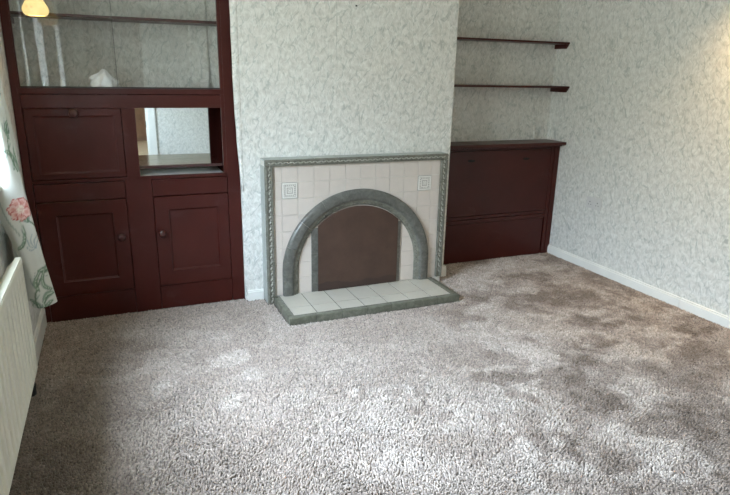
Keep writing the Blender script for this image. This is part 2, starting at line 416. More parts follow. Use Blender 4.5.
PATCH = [  # brushed marks and footprints, plus painted shade by the radiator: x, y, half width, half length, turn, strength (+ pale, - dark)
    (-0.44, -0.78, 0.085, 0.091, -0.36, 0.55),
    (-0.40, -0.97, 0.071, 0.081, -0.36, 0.50),
    (-0.52, -1.17, 0.061, 0.059, -0.37, 0.60),
    (-0.76, -0.91, 0.064, 0.058, -0.37, 0.35),
    (-0.95, -0.78, 0.060, 0.061, -0.37, 0.30),
    (-0.88, -0.29, 0.071, 0.069, -0.36, 0.30),
    (-0.80, -0.95, 0.040, 0.066, -0.36, 0.40),
    (-0.23, -1.25, 0.097, 0.078, -0.37, 0.35),
    (-0.75, -1.27, 0.057, 0.076, -0.38, 0.30),
    (-0.63, -0.84, 0.077, 0.051, -0.36, 0.20),
    (1.01, -1.26, 0.107, 0.111, -0.35, 0.50),
    (0.77, -1.69, 0.081, 0.108, -0.36, 0.60),
    (0.59, -1.67, 0.071, 0.121, -0.36, 0.50),
    (0.99, -2.13, 0.120, 0.090, -0.37, 0.50),
    (1.37, -1.68, 0.090, 0.101, -0.35, 0.50),
    (1.41, -1.84, 0.075, 0.072, -0.36, 0.40),
    (0.09, -1.56, 0.169, 0.246, -0.37, 0.45),
    (0.46, -1.48, 0.184, 0.150, -0.36, 0.45),
    (0.37, -1.70, 0.085, 0.142, -0.36, 0.50),
    (0.68, -1.47, 0.077, 0.080, -0.36, 0.40),
    (0.48, -1.93, 0.055, 0.096, -0.37, 0.40),
    (0.06, -0.97, 0.203, 0.259, -0.36, 0.25),
    (0.04, -1.89, 0.185, 0.121, -0.37, 0.35),
    (0.89, -1.94, 0.084, 0.081, -0.37, 0.30),
    (-0.11, -1.56, 0.204, 0.231, -0.37, 0.30),
    (1.22, -1.54, 0.100, 0.068, -0.36, 0.35),
    (0.69, -1.58, 0.074, 0.074, -0.36, -0.70),
    (0.66, -1.38, 0.118, 0.061, -0.36, -0.60),
    (1.18, -1.41, 0.094, 0.096, -0.36, -0.60),
    (0.58, -1.98, 0.102, 0.097, -0.37, -0.60),
    (0.81, -2.12, 0.086, 0.083, -0.37, -0.50),
    (1.46, -1.26, 0.124, 0.098, -0.35, -0.60),
    (1.26, -2.04, 0.094, 0.124, -0.37, -0.50),
    (0.31, -1.79, 0.048, 0.035, -0.38, -0.50),
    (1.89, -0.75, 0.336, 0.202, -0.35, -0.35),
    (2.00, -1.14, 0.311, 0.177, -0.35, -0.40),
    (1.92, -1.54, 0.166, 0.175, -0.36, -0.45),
    (1.01, -1.66, 0.056, 0.184, -0.37, -0.50),
    (0.22, -1.54, 0.061, 0.032, -0.37, -0.50),
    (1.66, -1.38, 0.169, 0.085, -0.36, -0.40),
    (1.08, -1.81, 0.073, 0.065, -0.37, -0.50),
    (0.79, -2.24, 0.148, 0.063, -0.37, -0.40),
    (0.48, -2.12, 0.088, 0.060, -0.36, -0.50),
    (0.98, -2.25, 0.091, 0.082, -0.37, -0.40),
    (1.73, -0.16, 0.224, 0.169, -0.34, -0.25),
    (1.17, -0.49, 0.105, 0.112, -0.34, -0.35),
    (0.26, -1.94, 0.039, 0.030, -0.37, -0.30),
    (-1.09, -1.11, 0.245, 0.574, -0.36, -0.25),  # darker pile beside the radiator, its shade put into the colour
    (-1.18, -1.41, 0.143, 0.200, -0.37, -0.30),
    (-1.01, -0.45, 0.306, 0.153, -0.36, -0.15),
    (-0.52, -0.57, 0.158, 0.076, -0.35, -0.15),
]
def carpet():
    sp = .0074
    xs = np.arange(XL + .006, XR - .008, sp); ys = np.arange(-2.75, YA - .004, sp)
    X, Y = np.meshgrid(xs, ys); X = X.ravel(); Y = Y.ravel()
    X = X + rng.uniform(-.5, .5, X.size) * sp; Y = Y + rng.uniform(-.5, .5, Y.size) * sp
    keep = (X > XL + .004) & (X < XR - .004)
    keep &= ~((X > CX0 - .004) & (X < CX1 + .004) & (Y > -.004))                 # chimney breast
    keep &= ~((X > -.068) & (X < 1.070) & (Y > -.484))                            # hearth
    keep &= ~((X > -.104) & (X < 1.138) & (Y > -.125))                            # surround
    keep &= ~((X < CX0 + .01) & (Y > .026)) & ~((X > CX1) & (Y > .222))           # cupboards
    keep &= ~((X > XR - .020)) & ~((X < XL + .020))
    keep &= ~((X > CX0) & (X < -.09) & (Y > -.020)) & ~((X > 1.12) & (X < CX1 + .018) & (Y > -.024))
    X, Y = X[keep], Y[keep]; n = X.size
    # brushed patches and painted light falloff
    a = fbm(X + .25 * fbm(X, Y, 3, 5), Y, 4.5, 21, 4); a2 = fbm(X, Y, 1.3, 41, 3); f = fbm(X, Y, 16, 61, 3)
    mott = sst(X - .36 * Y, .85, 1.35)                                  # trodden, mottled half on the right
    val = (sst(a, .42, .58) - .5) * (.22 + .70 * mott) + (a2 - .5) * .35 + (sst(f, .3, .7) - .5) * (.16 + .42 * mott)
    val += LIGHT_PILE_BIAS(X, Y)
    for (px, py, rx, ry, tw, st) in PATCH:
        c, s = math.cos(tw), math.sin(tw)
        dx, dy = X - px, Y - py
        q = np.sqrt(((dx * c + dy * s) / rx) ** 2 + ((-dx * s + dy * c) / ry) ** 2) + (f - .5) * 1.9 + (a - .5) * 1.0
        val += st * (1 - sst(q, .72, 1.06))
    val = np.clip(val, -1, 1)
    lean_dir = 2 * PI * fbm(X, Y, 2.2, 81, 2) * 1.5 + rng.normal(0, .9, n)
    lean = rng.uniform(.1, .6, n)
    h = rng.uniform(.0095, .0145, n) * (1 + .15 * val)
    r = rng.uniform(.0035, .0056, n)
    rot = rng.uniform(0, 2 * PI, n)
    tint = np.clip(rng.normal(1.0, .21, n), .5, 1.6)
    base = np.array([.318, .258, .218]); pale = np.array([.480, .412, .362]); dark = np.array([.184, .140, .112])
    col = np.where(val[:, None] > 0, base + (pale - base) * val[:, None], base + (base - dark) * val[:, None]) * tint[:, None]
    V = np.zeros((n, 9, 3), np.float32)
    for k in range(4):
        w_ = rot + k * PI / 2
        V[:, k, 0] = X + r * .8 * np.cos(w_); V[:, k, 1] = Y + r * .8 * np.sin(w_); V[:, k, 2] = -.0055
        V[:, 4 + k, 0] = X + r * np.cos(w_ + .4) + lean * h * .5 * np.cos(lean_dir)
        V[:, 4 + k, 1] = Y + r * np.sin(w_ + .4) + lean * h * .5 * np.sin(lean_dir)
        V[:, 4 + k, 2] = h * .62 - .005
    V[:, 8, 0] = X + lean * h * np.cos(lean_dir); V[:, 8, 1] = Y + lean * h * np.sin(lean_dir); V[:, 8, 2] = h - .005
    np.clip(V[:, :, 0], XL + .001, XR - .001, out=V[:, :, 0])
    quads = np.array([[0, 1, 5, 4], [1, 2, 6, 5], [2, 3, 7, 6], [3, 0, 4, 7]]); tris = np.array([[4, 5, 8], [5, 6, 8], [6, 7, 8], [7, 4, 8]])
    off = (np.arange(n) * 9)[:, None, None]
    ql = (quads[None] + off).reshape(n, -1); tl = (tris[None] + off).reshape(n, -1)
    loops = np.concatenate([ql, tl], 1).ravel().astype(np.int32)
    tot = np.tile(np.array([4] * 4 + [3] * 4, np.int32), n); st = np.concatenate([[0], np.cumsum(tot)[:-1]]).astype(np.int32)
    me = bpy.data.meshes.new('carpet')
    me.vertices.add(n * 9); me.vertices.foreach_set('co', V.ravel())
    me.loops.add(loops.size); me.loops.foreach_set('vertex_index', loops)
    me.polygons.add(n * 8); me.polygons.foreach_set('loop_start', st); me.polygons.foreach_set('loop_total', tot)
    me.polygons.foreach_set('use_smooth', np.ones(n * 8, bool))
    me.update(calc_edges=True)
    at = me.attributes.new('pile', 'FLOAT_COLOR', 'POINT')
    c4 = np.ones((n, 9, 4), np.float32); c4[:, :, :3] = col[:, None, :]
    at.data.foreach_set('color', c4.ravel())
    me.materials.append(M['carpet'])
    o = bpy.data.objects.new('carpet', me); COL.objects.link(o)
    return tag(o, 'taupe fitted shag carpet with brushed pale and dark patches', 'carpet', None, 'stuff')
def LIGHT_PILE_BIAS(X, Y): return .10 * sst(X, -.75, .1) + .05 - .22 * sst(X, 1.0, 1.9)  # light falloff painted into the pile tone: paler middle, darker right
carpet()

# ------------------------------------------------------------------ left alcove cabinet
YF = .032
cab = thing('alcove_cabinet', 'tall maroon built-in alcove cabinet with glazed top and mirrored niche', 'cabinet', (-.78, .2, 0))
P = M['maroon']
xl, xr = XL + .002, CX0 - .001
CT = 2.20
g = .0025
fr = []
Y1 = YF + .022
fr += [(xl, -1.312, YF, Y1, .0, CT), (-.287, xr, YF, Y1, .0, CT)]                 # outer stiles
fr += [(-.856, -.716, YF, Y1, .0, .802), (-.842, -.772, YF, Y1, .805, 1.188)]     # centre stiles
fr += [(-1.312, -.306, YF, Y1, 1.188, 1.258), (-1.322, -.287, YF - .003, Y1, 1.2615, 1.290)]  # rails
fr += [(-1.312, -.287, YF, Y1, .795, .812), (-1.312, -.287, YF, Y1, 2.10, CT)]
fr += [(-1.312, -1.306, YF, Y1, 1.29, 2.1), (-.306, -.287, YF, Y1, .8, 2.1)]
boxes('face_frame', P, fr, cab, bev=.0018)
for nm, q in (('side_panel', (xl, -1.335, Y1, YA - .004, 0, 1.285)), ('side_panel', (-.235, xr, Y1, YA - .004, 0, 1.285)), ('deck', (-1.335, -.235, Y1, YA - .004, 1.262, 1.284)),
              ('deck', (-1.335, -.235, Y1, YA - .004, .788, .806)), ('back_panel', (-1.335, -.235, YA - .02, YA - .004, 0, .788)), ('divider', (-.842, -.80, Y1, .30, .806, 1.262)),
              ('divider', (-.3035, -.287, Y1, .30, .806, 1.262)), ('back_panel', (-1.335, -.235, .30, .318, .806, 1.262)), ('header', (xl, xr, Y1, YA - .004, 2.12, CT))):
    boxes(nm, M['matte'] if nm == 'divider' else P, [q], cab)
boxes('shelf_lining', M['lining'], [(-.799, -.304, Y1 + .002, .2955, .8065, .8095)], cab)
boxes('plinth', P, [(-1.310, -.858, YF + .004, Y1, 0, .146), (-.714, -.289, YF + .004, Y1, 0, .146)], cab, bev=.0018)
boxes('drawer', P, [(-1.309, -.859, YF + .003, Y1 + .2, .694, .789)], cab, bev=.0022)
boxes('drawer', P, [(-.713, -.290, YF + .003, Y1 + .2, .694, .789)], cab, bev=.0022)
def panel_door(name, x0, x1, z0, z1, px0, px1, pz0, pz1, yf, th=.02, rec=.009):
    """framed door with a sunk panel and a sloped moulding round it, one mesh"""
    b = MB(); s = .010
    xo = [x0, x1]; zo = [z0, z1]
    ring = lambda a, c, e, f, y: [(a, y, e), (c, y, e), (c, y, f), (a, y, f)]
    e = .002
    R = [ring(x0, x1, z0, z1, yf + th), ring(x0, x1, z0, z1, yf + e), ring(x0 + e, x1 - e, z0 + e, z1 - e, yf), ring(px0, px1, pz0, pz1, yf),
         ring(px0 + .001, px1 - .001, pz0 + .001, pz1 - .001, yf + rec * .45), ring(px0 + s, px1 - s, pz0 + s, pz1 - s, yf + rec)]
    vs = [p for r in R for p in r]; fs = [(0, 1, 2, 3)]
    for i in range(len(R) - 1):
        for k in range(4): k2 = (k + 1) % 4; fs.append((i * 4 + k, i * 4 + k2, (i + 1) * 4 + k2, (i + 1) * 4 + k))
    o = (len(R) - 1) * 4; fs.append((o, o + 1, o + 2, o + 3)); b.add(vs, fs)
    return b.build(name, P, cab)
def knob(parent, x, z, yf, r=.0225):
    b = MB(); b.lathe([(r * .45, 0), (r * .42, -.008), (r * .8, -.013), (r, -.021), (r * .92, -.029), (r * .55, -.034), (0, -.0355)], (x, yf, z), 'y', 20)
    return b.build('knob', M['wood'], parent)
yd = YF - .002
dl = panel_door('door', -1.309, -.859, .150, .689, -1.222, -.934, .230, .616, yd); knob(dl, -.902, .473, yd)
dr = panel_door('door', -.713, -.290, .150, .689, -.635, -.352, .238, .613, yd); knob(dr, -.681, .474, yd)
fl = panel_door('flap', -1.309, -.845, .815, 1.186, -1.270, -.879, .845, 1.150, yd + .002, rec=.005); knob(fl, -1.075, 1.164, yd + .002, .025)
fl['label'] = 'drop-down flap'
MIR = MB(); MIR.box(-.798, -.3035, .2965, .2995, .812, 1.255); mo = MIR.build('mirror', M['mirror'], cab); mo['label'] = 'mirrored niche back'
boxes('niche_shelf', M['maroon_shine'], [(-.799, -.304, .066, .2955, .849, .866)], cab, bev=.002)
# glazed top
boxes('track', M['dark_gap'], [(-1.312, -.306, YF + .004, YF + .034, 1.2905, 1.298)], cab)
gl1 = boxes('glass_door', M['glass'], [(-1.330, -.846, .044, .049, 1.2985, 2.10)], cab)
gl2 = boxes('glass_door', M['glass'], [(-.858, -.290, .055, .060, 1.2985, 2.10)], cab)
boxes('pane_edge', M['edge'], [(-.8465, -.8445, .0435, .0495, 1.2985, 2.10)], gl1)
boxes('shelf', P, [(XL + .003, CX0 - .001, .19, YA - .003, 1.650, 1.666)], cab, bev=.002)
boxes('shelf_bearer', P, [(XL + .003, XL + .02, .17, YA - .003, 1.615, 1.649)], cab, bev=.002)

# crumpled white form added in the glazed top, standing in for a pale patch
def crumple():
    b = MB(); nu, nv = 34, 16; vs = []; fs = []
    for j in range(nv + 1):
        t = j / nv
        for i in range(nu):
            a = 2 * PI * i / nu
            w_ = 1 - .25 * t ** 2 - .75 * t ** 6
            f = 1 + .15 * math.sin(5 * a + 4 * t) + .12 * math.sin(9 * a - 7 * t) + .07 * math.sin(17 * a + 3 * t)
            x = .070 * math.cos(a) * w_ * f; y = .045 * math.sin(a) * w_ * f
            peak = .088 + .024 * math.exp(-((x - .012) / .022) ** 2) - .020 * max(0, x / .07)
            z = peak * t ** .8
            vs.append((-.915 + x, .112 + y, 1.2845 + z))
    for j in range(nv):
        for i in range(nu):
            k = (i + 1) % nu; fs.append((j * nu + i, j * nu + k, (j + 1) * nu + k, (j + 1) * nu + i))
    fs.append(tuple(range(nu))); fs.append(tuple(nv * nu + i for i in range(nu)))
    b.add(vs, fs, 0, True); return b.build('crumpled_white_form', M['cloth'])
tag(crumple(), 'crumpled white form standing behind the left glass pane of the cabinet', 'cloth')

# ------------------------------------------------------------------ fireplace surround
t4 = .1016
FY = -.1055                                             # tile face
X0T, ZT = .0041, .7609
OL, OR, OH = -.098, 1.1325, .8985                        # outer size
IL, IR, IZ = -.0484, 1.0841, .8595
HZ = .046
fp = thing('fireplace_surround', 'cream tiled fireplace surround with grey-green arch and border', 'fireplace', (.52, -.05, 0))
boxes('body', M['grout'], [(OL + .004, OR - .004, FY + .0035, -.001, 0, OH - .004)], fp)
# cream tiles, one mesh
b = MB(); gp = .0011
xe = [IL] + [X0T + k * t4 for k in range(11)] + [IR]
ze = [HZ - .0] + [ZT - k * t4 for k in range(6, -1, -1)] + [IZ]
ze = [HZ, ZT - 6 * t4, ZT - 5 * t4, ZT - 4 * t4, ZT - 3 * t4, ZT - 2 * t4, ZT - t4, ZT, IZ]
relief_cells = []
for i in range(len(xe) - 1):
    for j in range(len(ze) - 1):
        x0, x1, z0, z1 = xe[i] + gp, xe[i + 1] - gp, ze[j] + gp, ze[j + 1] - gp
        if abs(ze[j + 1] - ZT) < 1e-6 and i in (1, 10): relief_cells.append((x0, x1, z0, z1)); continue
        if .215 < x0 and x1 < .79 and z1 < .50: continue      # the fire opening behind the cover
        jx = random.uniform(-.0006, .0006)
        b.box(x0, x1, FY + jx, FY + .006, z0, z1, bev=.0022)
b.build('tile_facing', M['tile'], fp)
for c in relief_cells:
    x0, x1, z0, z1 = c; b = MB(); b.box(x0, x1, FY, FY + .006, z0, z1, 1, bev=.002)
    def sq(m0, wd, dp):
        a0, a1, c0, c1 = x0 + m0, x1 - m0, z0 + m0, z1 - m0
        for q in ((a0, a1, c0, c0 + wd), (a0, a1, c1 - wd, c1), (a0, a0 + wd, c0 + wd, c1 - wd), (a1 - wd, a1, c0 + wd, c1 - wd)):
            b.box(q[0], q[1], FY - dp, FY + .001, q[2], q[3], bev=.0015)
    sq(.004, .008, .005); sq(.024, .006, .005); sq(.037, .004, .004)
    cx, cz = (x0 + x1) / 2, (z0 + z1) / 2
    b.box(cx - .005, cx + .005, FY - .005, FY + .001, cz - .005, cz + .005, bev=.002)
    for k in range(6):                                     # little notches round the key border
        o_ = -.03 + k * .012
        for (px, pz) in ((cx + o_, z0 + .018), (cx + o_, z1 - .018), (x0 + .018, cz + o_), (x1 - .018, cz + o_)):
            b.box(px - .003, px + .003, FY - .003, FY + .001, pz - .003, pz + .003)
    ro = b.build('relief_tile', [M['relief'], M['relief_ground']], fp); ro['label'] = 'square relief tile with nested key pattern'
# border: side returns, front band and leaf relief, in six inch lengths
def border():
    b = MB()
    def run(p0, p1, vert, sgn):
        ln = abs(p1 - p0); n = max(1, round(ln / .152)); st = (p1 - p0) / n
        for k in range(n):
            a, c = p0 + k * st + math.copysign(.0006, st), p0 + (k + 1) * st - math.copysign(.0006, st)
            if vert:
                ox = OL if sgn < 0 else OR; ix = IL if sgn < 0 else IR; s = -sgn
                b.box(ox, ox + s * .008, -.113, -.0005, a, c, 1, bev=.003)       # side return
                b.box(ox, ix, -.116, FY + .002, a, c, 0, bev=.004)               # flat band
                b.box(ox + s * .006, ox + s * .016, -.124, -.110, a, c, 0, bev=.0045)
                b.box(ix - s * .013, ix - s * .001, -.121, -.110, a, c, 0, bev=.0045)
            else:
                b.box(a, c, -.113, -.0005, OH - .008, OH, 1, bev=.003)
                b.box(a, c, -.116, FY + .002, IZ, OH, 0, bev=.004)
                b.box(a, c, -.124, -.110, OH - .014, OH - .005, 0, bev=.0045)
                b.box(a, c, -.121, -.110, IZ + .001, IZ + .010, 0, bev=.0045)
    run(.001, IZ, True, -1); run(HZ, IZ, True, 1); run(OL, OR, False, 1)
    def leaf(x, z, ang, l=.013, w_=.0058):
        b.blob((x, -.117, z), (w_, .0062, l), Matrix.Rotation(ang, 3, 'Y'), 2)
    z = .02
    k = 0
    while z < IZ:
        for (cx, s) in (((OL + IL) / 2 + .002, 1), ((OR + IR) / 2 - .002, -1)):
            if s < 0 and z < HZ + .02: continue
            leaf(cx, z, .55 * s); b.blob((cx + .004 * s, -.118, z + .0165), (.0048, .006, .0048), None, 2)
        z += .036
    x = OL + .03
    while x < OR - .02:
        zc = (IZ + OH) / 2
        leaf(x, zc, PI / 2 + .45, .012, .005); leaf(x + .018, zc, PI / 2 - .45, .012, .005); x += .036
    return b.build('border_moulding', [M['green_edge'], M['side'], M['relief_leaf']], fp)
border()
# arch: flat rounded front and a stepped moulding inside, built in glazed lengths
ACX = .5075; R0, R1 = .508, .4415; ZS = .697 - R0; AY = -.136
def arch():
    b = MB()
    prof = [(R0, FY + .001), (R0, AY + .008), (R0 - .008, AY + .001), (R0 - .022, AY - .002), (R1 + .014, AY - .001), (R1 + .004, AY + .001), (R1, AY + .006),
            (R1 - .004, AY + .010), (R1 - .010, AY + .009), (R1 - .016, AY + .013), (R1 - .020, AY + .018), (R1 - .026, AY + .018), (R1 - .031, AY + .023), (R1 - .036, AY + .030), (R1 - .037, FY + .001)]
    nP = len(prof)
    def seg(stations):
        vs = []; fs = []
        for (px, pz, nx, nz) in stations:
            for (r, y) in prof: vs.append((px + nx * r, y, pz + nz * r))
        for i in range(len(stations) - 1):
            for k in range(nP - 1): fs.append((i * nP + k, i * nP + k + 1, (i + 1) * nP + k + 1, (i + 1) * nP + k))
        base = len(b.f)
        b.add(vs, fs, 0, True)
        for i in range(len(stations) - 1):
            for k in range(nP - 1):
                if k >= 7: b.m[base + i * (nP - 1) + k] = 1
        for e in (vs[:nP], vs[-nP:]): b.add(e, [tuple(range(nP))], 0)
    for sx in (-1, 1):
        zz = [HZ + .0005, HZ + .10, ZS]
        for a, c in zip(zz[:-1], zz[1:]): seg([(ACX, a + .0005, sx, 0), (ACX, c - .0005, sx, 0)])
    n = 9
    for k in range(n):
        a0, a1 = PI * k / n + .0015, PI * (k + 1) / n - .0015
        st = []
        for i in range(9):
            a = a0 + (a1 - a0) * i / 8; st.append((ACX, ZS, math.cos(a), math.sin(a)))
        seg(st)
    # raised leaves along the inner moulding
    ri = R1 - .022
    L_ = PI * ri; m_ = int(L_ / .026)
    for k in range(m_):
        a = PI * (k + .5) / m_
        b.blob((ACX + ri * math.cos(a), AY + .017, ZS + ri * math.sin(a)), (.0042, .0042, .010), Matrix.Rotation(-a + (.5 if k % 2 else -.5), 3, 'Y'), 1)
    for sx in (-1, 1):
        z = HZ + .015
        while z < ZS:
            b.blob((ACX + sx * ri, AY + .017, z), (.0042, .0042, .010), Matrix.Rotation(.5 * sx, 3, 'Y'), 1); z += .026
    return b.build('arch', [M['green'], M['green_edge']], fp)
arch()
# grey slips round the opening
for a, c in ((.188, .232), (.772, .806)):
    boxes('slip', M['green'], [(a, c, FY - .007, FY + .004, z0 + .0005, z1) for z0, z1 in ((HZ, .17), (.1702, .30), (.3002, .465))], fp, bev=.002)

# hearth
h = thing('hearth', 'raised hearth of white tiles with grey-green rim on the carpet', 'hearth', (.5, -.29, 0))
hx0, hx1, hy0, hy1, hyt = -.0614, 1.0636, -.4782, -.127, -.107
boxes('base', M['dark_grout'], [(hx0 + .004, hx1 - .004, hy0 + .004, hy1 - .002, 0, HZ - .0035), (hx0 + .016, hx1 - .004, hy1 - .002, hyt, 0, HZ - .0035)], h)
b = MB()
def rimrun(a0, a1, axis):
    n = max(1, round((a1 - a0) / .152)); s = (a1 - a0) / n
    for k in range(n):
        p, q = a0 + k * s + .0005, a0 + (k + 1) * s - .0005
        if axis == 'x': b.box(p, q, hy0, hy0 + .037, 0.0, HZ, bev=.0055)
        elif axis == 'l': b.box(hx0, hx0 + .037, p, q, 0.0, HZ, bev=.0055)
        else: b.box(hx1 - .046, hx1, p, q, 0.0, HZ, bev=.0055)
rimrun(hx0, hx1, 'x'); rimrun(hy0 + .037, hy1, 'l'); rimrun(hy0 + .037, hy1, 'r')
b.build('rim', M['rim'], h)
boxes('rim_bead', M['green_edge'], [(hx0 + .026, hx1 - .030, hy0 + .026, hy0 + .036, HZ - .004, HZ + .0025), (hx0 + .026, hx0 + .036, hy0 + .036, hy1, HZ - .004, HZ + .0025), (hx1 - .040, hx1 - .030, hy0 + .036, hy1, HZ - .004, HZ + .0025)], h, bev=.003)
b = MB(); xs = [hx0 + .037, .118] + [.118 + .1515 * k for k in range(1, 6)] + [hx1 - .046]
ys = [hy0 + .037, -.322, hyt]
for i in range(len(xs) - 1):
    for j in range(2): b.box(xs[i] + .0030, xs[i + 1] - .0030, ys[j] + .0030, ys[j + 1] - .0030, HZ - .006, HZ + .0004, bev=.0013)
b.build('tile', M['hearth_tile'], h)

# brown board covering the fire opening
pts = [(.229, HZ + .002), (.781, HZ + .004)]
RA = R1 - .040
def arcz(x): return ZS + math.sqrt(max(0, RA * RA - (x - ACX) ** 2))
for k in range(25):
    x = .781 + (.229 - .781) * k / 24; pts.append((x, arcz(x)))
b = MB(); b.prism(pts, FY - .0135, FY - .0085)
cov = b.build('fireplace_cover', M['board'])
tag(cov, 'arch-topped brown hardboard cover closing the fireplace opening', 'fireplace cover')

# ------------------------------------------------------------------ right alcove cupboard
YR = .2293
cu = thing('alcove_cupboard', 'low maroon cupboard with long drop flap in the right alcove', 'cupboard', (1.78, .3, 0))
ax0, ax1 = CX1 + .001, XR - .001
boxes('carcass', P, [(ax0, ax1, YR + .02, YA - .002, .02, .868)], cu)
boxes('face_frame', P, [(2.300, ax1, YR - .004, YR + .02, 0, .874), (2.268, 2.299, YR + .001, YR + .02, .0, .874), (ax0, 2.268, YR, YR + .02, .306, .336), (ax0, 2.268, YR + .003, YR + .02, .339, .363), (ax0, 2.268, YR + .002, YR + .02, .861, .876)], cu, bev=.002)
fp2 = boxes('flap', P, [(ax0, 2.266, YR + .002, YR + .02, .366, .858)], cu, bev=.0025)
for x in (1.539, 2.032):
    b = MB(); seg = 20
    ol = [(x + .031 * math.cos(2 * PI * k / seg), .786 + .0095 * math.sin(2 * PI * k / seg)) for k in range(seg)]
    b.prism(ol, YR - .0015, YR + .003)
    il = [(x + .026 * math.cos(2 * PI * k / seg), .788 + .005 * math.sin(2 * PI * k / seg)) for k in range(seg)]
    b.prism(il, YR - .009, YR - .001)
    b.build('finger_pull', M['black'], fp2)
boxes('lower_panel', P, [(ax0, 2.256, YR + .004, YR + .02, 0, .303)], cu, bev=.002)
boxes('top', P, [(ax0, ax1, .158, YA - .001, .889, .912)], cu, bev=.004)
boxes('bed_mould', P, [(ax0, ax1, .205, YR + .02, .876, .889)], cu, bev=.003)

# two wall shelves
for (z, nm, lab) in ((1.648, 'wall_shelf', 'upper maroon shelf fixed across the right alcove'), (1.329, 'wall_shelf', 'lower maroon shelf just above the low maroon cupboard')):
    s = thing(nm, lab, 'shelf', (1.78, .39, z), 'shelves across the right alcove')
    yf = .245 if z > 1.5 else .195
    boxes('board', P, [(ax0, ax1, yf, YA - .001, z - .014, z)], s, bev=.002)
    for (x0, x1) in ((XR - .019, XR - .001), (CX1 + .001, CX1 + .019)):
        b = MB()
        pr = [(yf + .004, z - .0145), (YA - .001, z - .0145), (YA - .001, z - .046), (yf + .030, z - .046)]
        vs = [(x0, p[0], p[1]) for p in pr] + [(x1, p[0], p[1]) for p in pr]
        b.add(vs, [(0, 1, 2, 3), (7, 6, 5, 4)] + [(i, i + 4, (i + 1) % 4 + 4, (i + 1) % 4) for i in range(4)])
        b.build('bearer', P, s)

# ------------------------------------------------------------------ double socket on the right wall
so = thing('wall_socket', 'pale double power socket low on the papered right wall', 'socket', (XR, -.209, .506))
boxes('plate', M['plastic'], [(XR - .009, XR - .0005, -.283, -.135, .463, .549)], so, bev=.003)
for yc in (-.246, -.172):
    for q in ((yc - .0035, yc + .0035, .508, .516), (yc - .0145, yc - .0085, .489, .494), (yc + .0085, yc + .0145, .489, .494)):
        boxes('pin_hole', M['dark_plastic'], [(XR - .0094, XR - .0088) + q], so)
for yc in (-.222, -.196): boxes('switch', M['plastic'], [(XR - .012, XR - .008, yc - .008, yc + .008, .522, .538)], so, bev=.002)

# ------------------------------------------------------------------ radiator
ra = thing('radiator', 'cream double panel radiator with vertical flutes on the left wall', 'radiator', (-1.29, -1.9, .3))
RZ0, RZ1 = .283, .733; RY1, RY0 = -1.15, -2.75
def rad_panel(name, xf, thick, ribs):
    b = MB()
    pitch = .060
    ny = int((RY1 - RY0) / .0034); zs = [RZ0, RZ0 + .012, RZ0 + .03, RZ0 + .04, RZ0 + .05, RZ0 + .07, RZ1 - .10, RZ1 - .08, RZ1 - .07, RZ1 - .06, RZ1 - .03, RZ1 - .004]
    vs = []; fs = []
    for z in zs:
        e = min(max((z - RZ0 - .028) / .03, 0), 1) * min(max((RZ1 - .055 - z) / .03, 0), 1)
        e = e * e * (3 - 2 * e)
        for i in range(ny + 1):
            y = RY1 + (RY0 - RY1) * i / ny
            ph = ((RY1 - .022 - y) / pitch) % 1.0
            c = min(1, max(0, (.5 - abs(ph - .5)) * pitch / .008 - 1.1)); c = c * c * (3 - 2 * c)
            inside = 1 if (RY1 - .02 > y > RY0 + .02) else 0
            dx = (-.040 * (1 - c) * e * inside) if ribs else 0
            edge = -.010 if i in (0, ny) else 0
            vs.append((xf + dx + edge + (-.006 if z == RZ0 else 0), y, z))
    n = ny + 1
    for j in range(len(zs) - 1):
        for i in range(ny): fs.append((j * n + i, j * n + i + 1, (j + 1) * n + i + 1, (j + 1) * n + i))
    # back skin and rim
    bk = len(vs)
    for z in zs:
        for i in (0, ny): vs.append((xf - (thick if not ribs or z > RZ1 - .02 else .048), RY1 + (RY0 - RY1) * i / ny, z))
    m_ = len(zs)
    for j in range(m_ - 1):
        fs.append((j * n, (j + 1) * n, bk + 2 * (j + 1), bk + 2 * j)); fs.append((j * n + ny, bk + 2 * j + 1, bk + 2 * j + 3, (j + 1) * n + ny))
        fs.append((bk + 2 * j, bk + 2 * j + 2, bk + 2 * j + 3, bk + 2 * j + 1))
    fs.append(tuple([(m_ - 1) * n + i for i in range(n)]) + (bk + 2 * m_ - 1, bk + 2 * m_ - 2))
    fs.append(tuple([i for i in range(n)]) + (bk + 1, bk))
    b.add(vs, fs, 0, True)
    for q in (-1, -2): b.sm[q] = False
    b.box(xf - thick, xf - .001, RY0, RY1, RZ1 - .005, RZ1 + .002, bev=.003)
    return b.build(name, M['radiator'], ra)
rad_panel('panel', -1.240, .022, True)
rad_panel('panel', -1.313, .014, False)
b = MB()
for y in (-1.4, -2.5): boxes('bracket', M['radiator'], [(XL + .0005, -1.326, y - .02, y + .02, RZ0 + .05, RZ1 - .08), (-1.326, -1.261, y - .02, y + .02, RZ0 + .02, RZ0 + .06)], ra)
b.build('bracket', M['radiator'], ra) if False else None
b = MB(); b.lathe([(.012, -.075), (.018, -.07), (.02, -.03), (.015, -.02), (.012, .0), (.012, .03)], (-1.268, RY1 - .05, RZ0 - .005), 'z', 16)
b.tube([(-1.268, RY1 - .05, RZ0 - .055), (-1.31, RY1 - .05, RZ0 - .065), (XL + .001, RY1 - .05, RZ0 - .065)], .0075)
vo = b.build('valve', M['black'], ra); vo['label'] = 'black radiator valve'

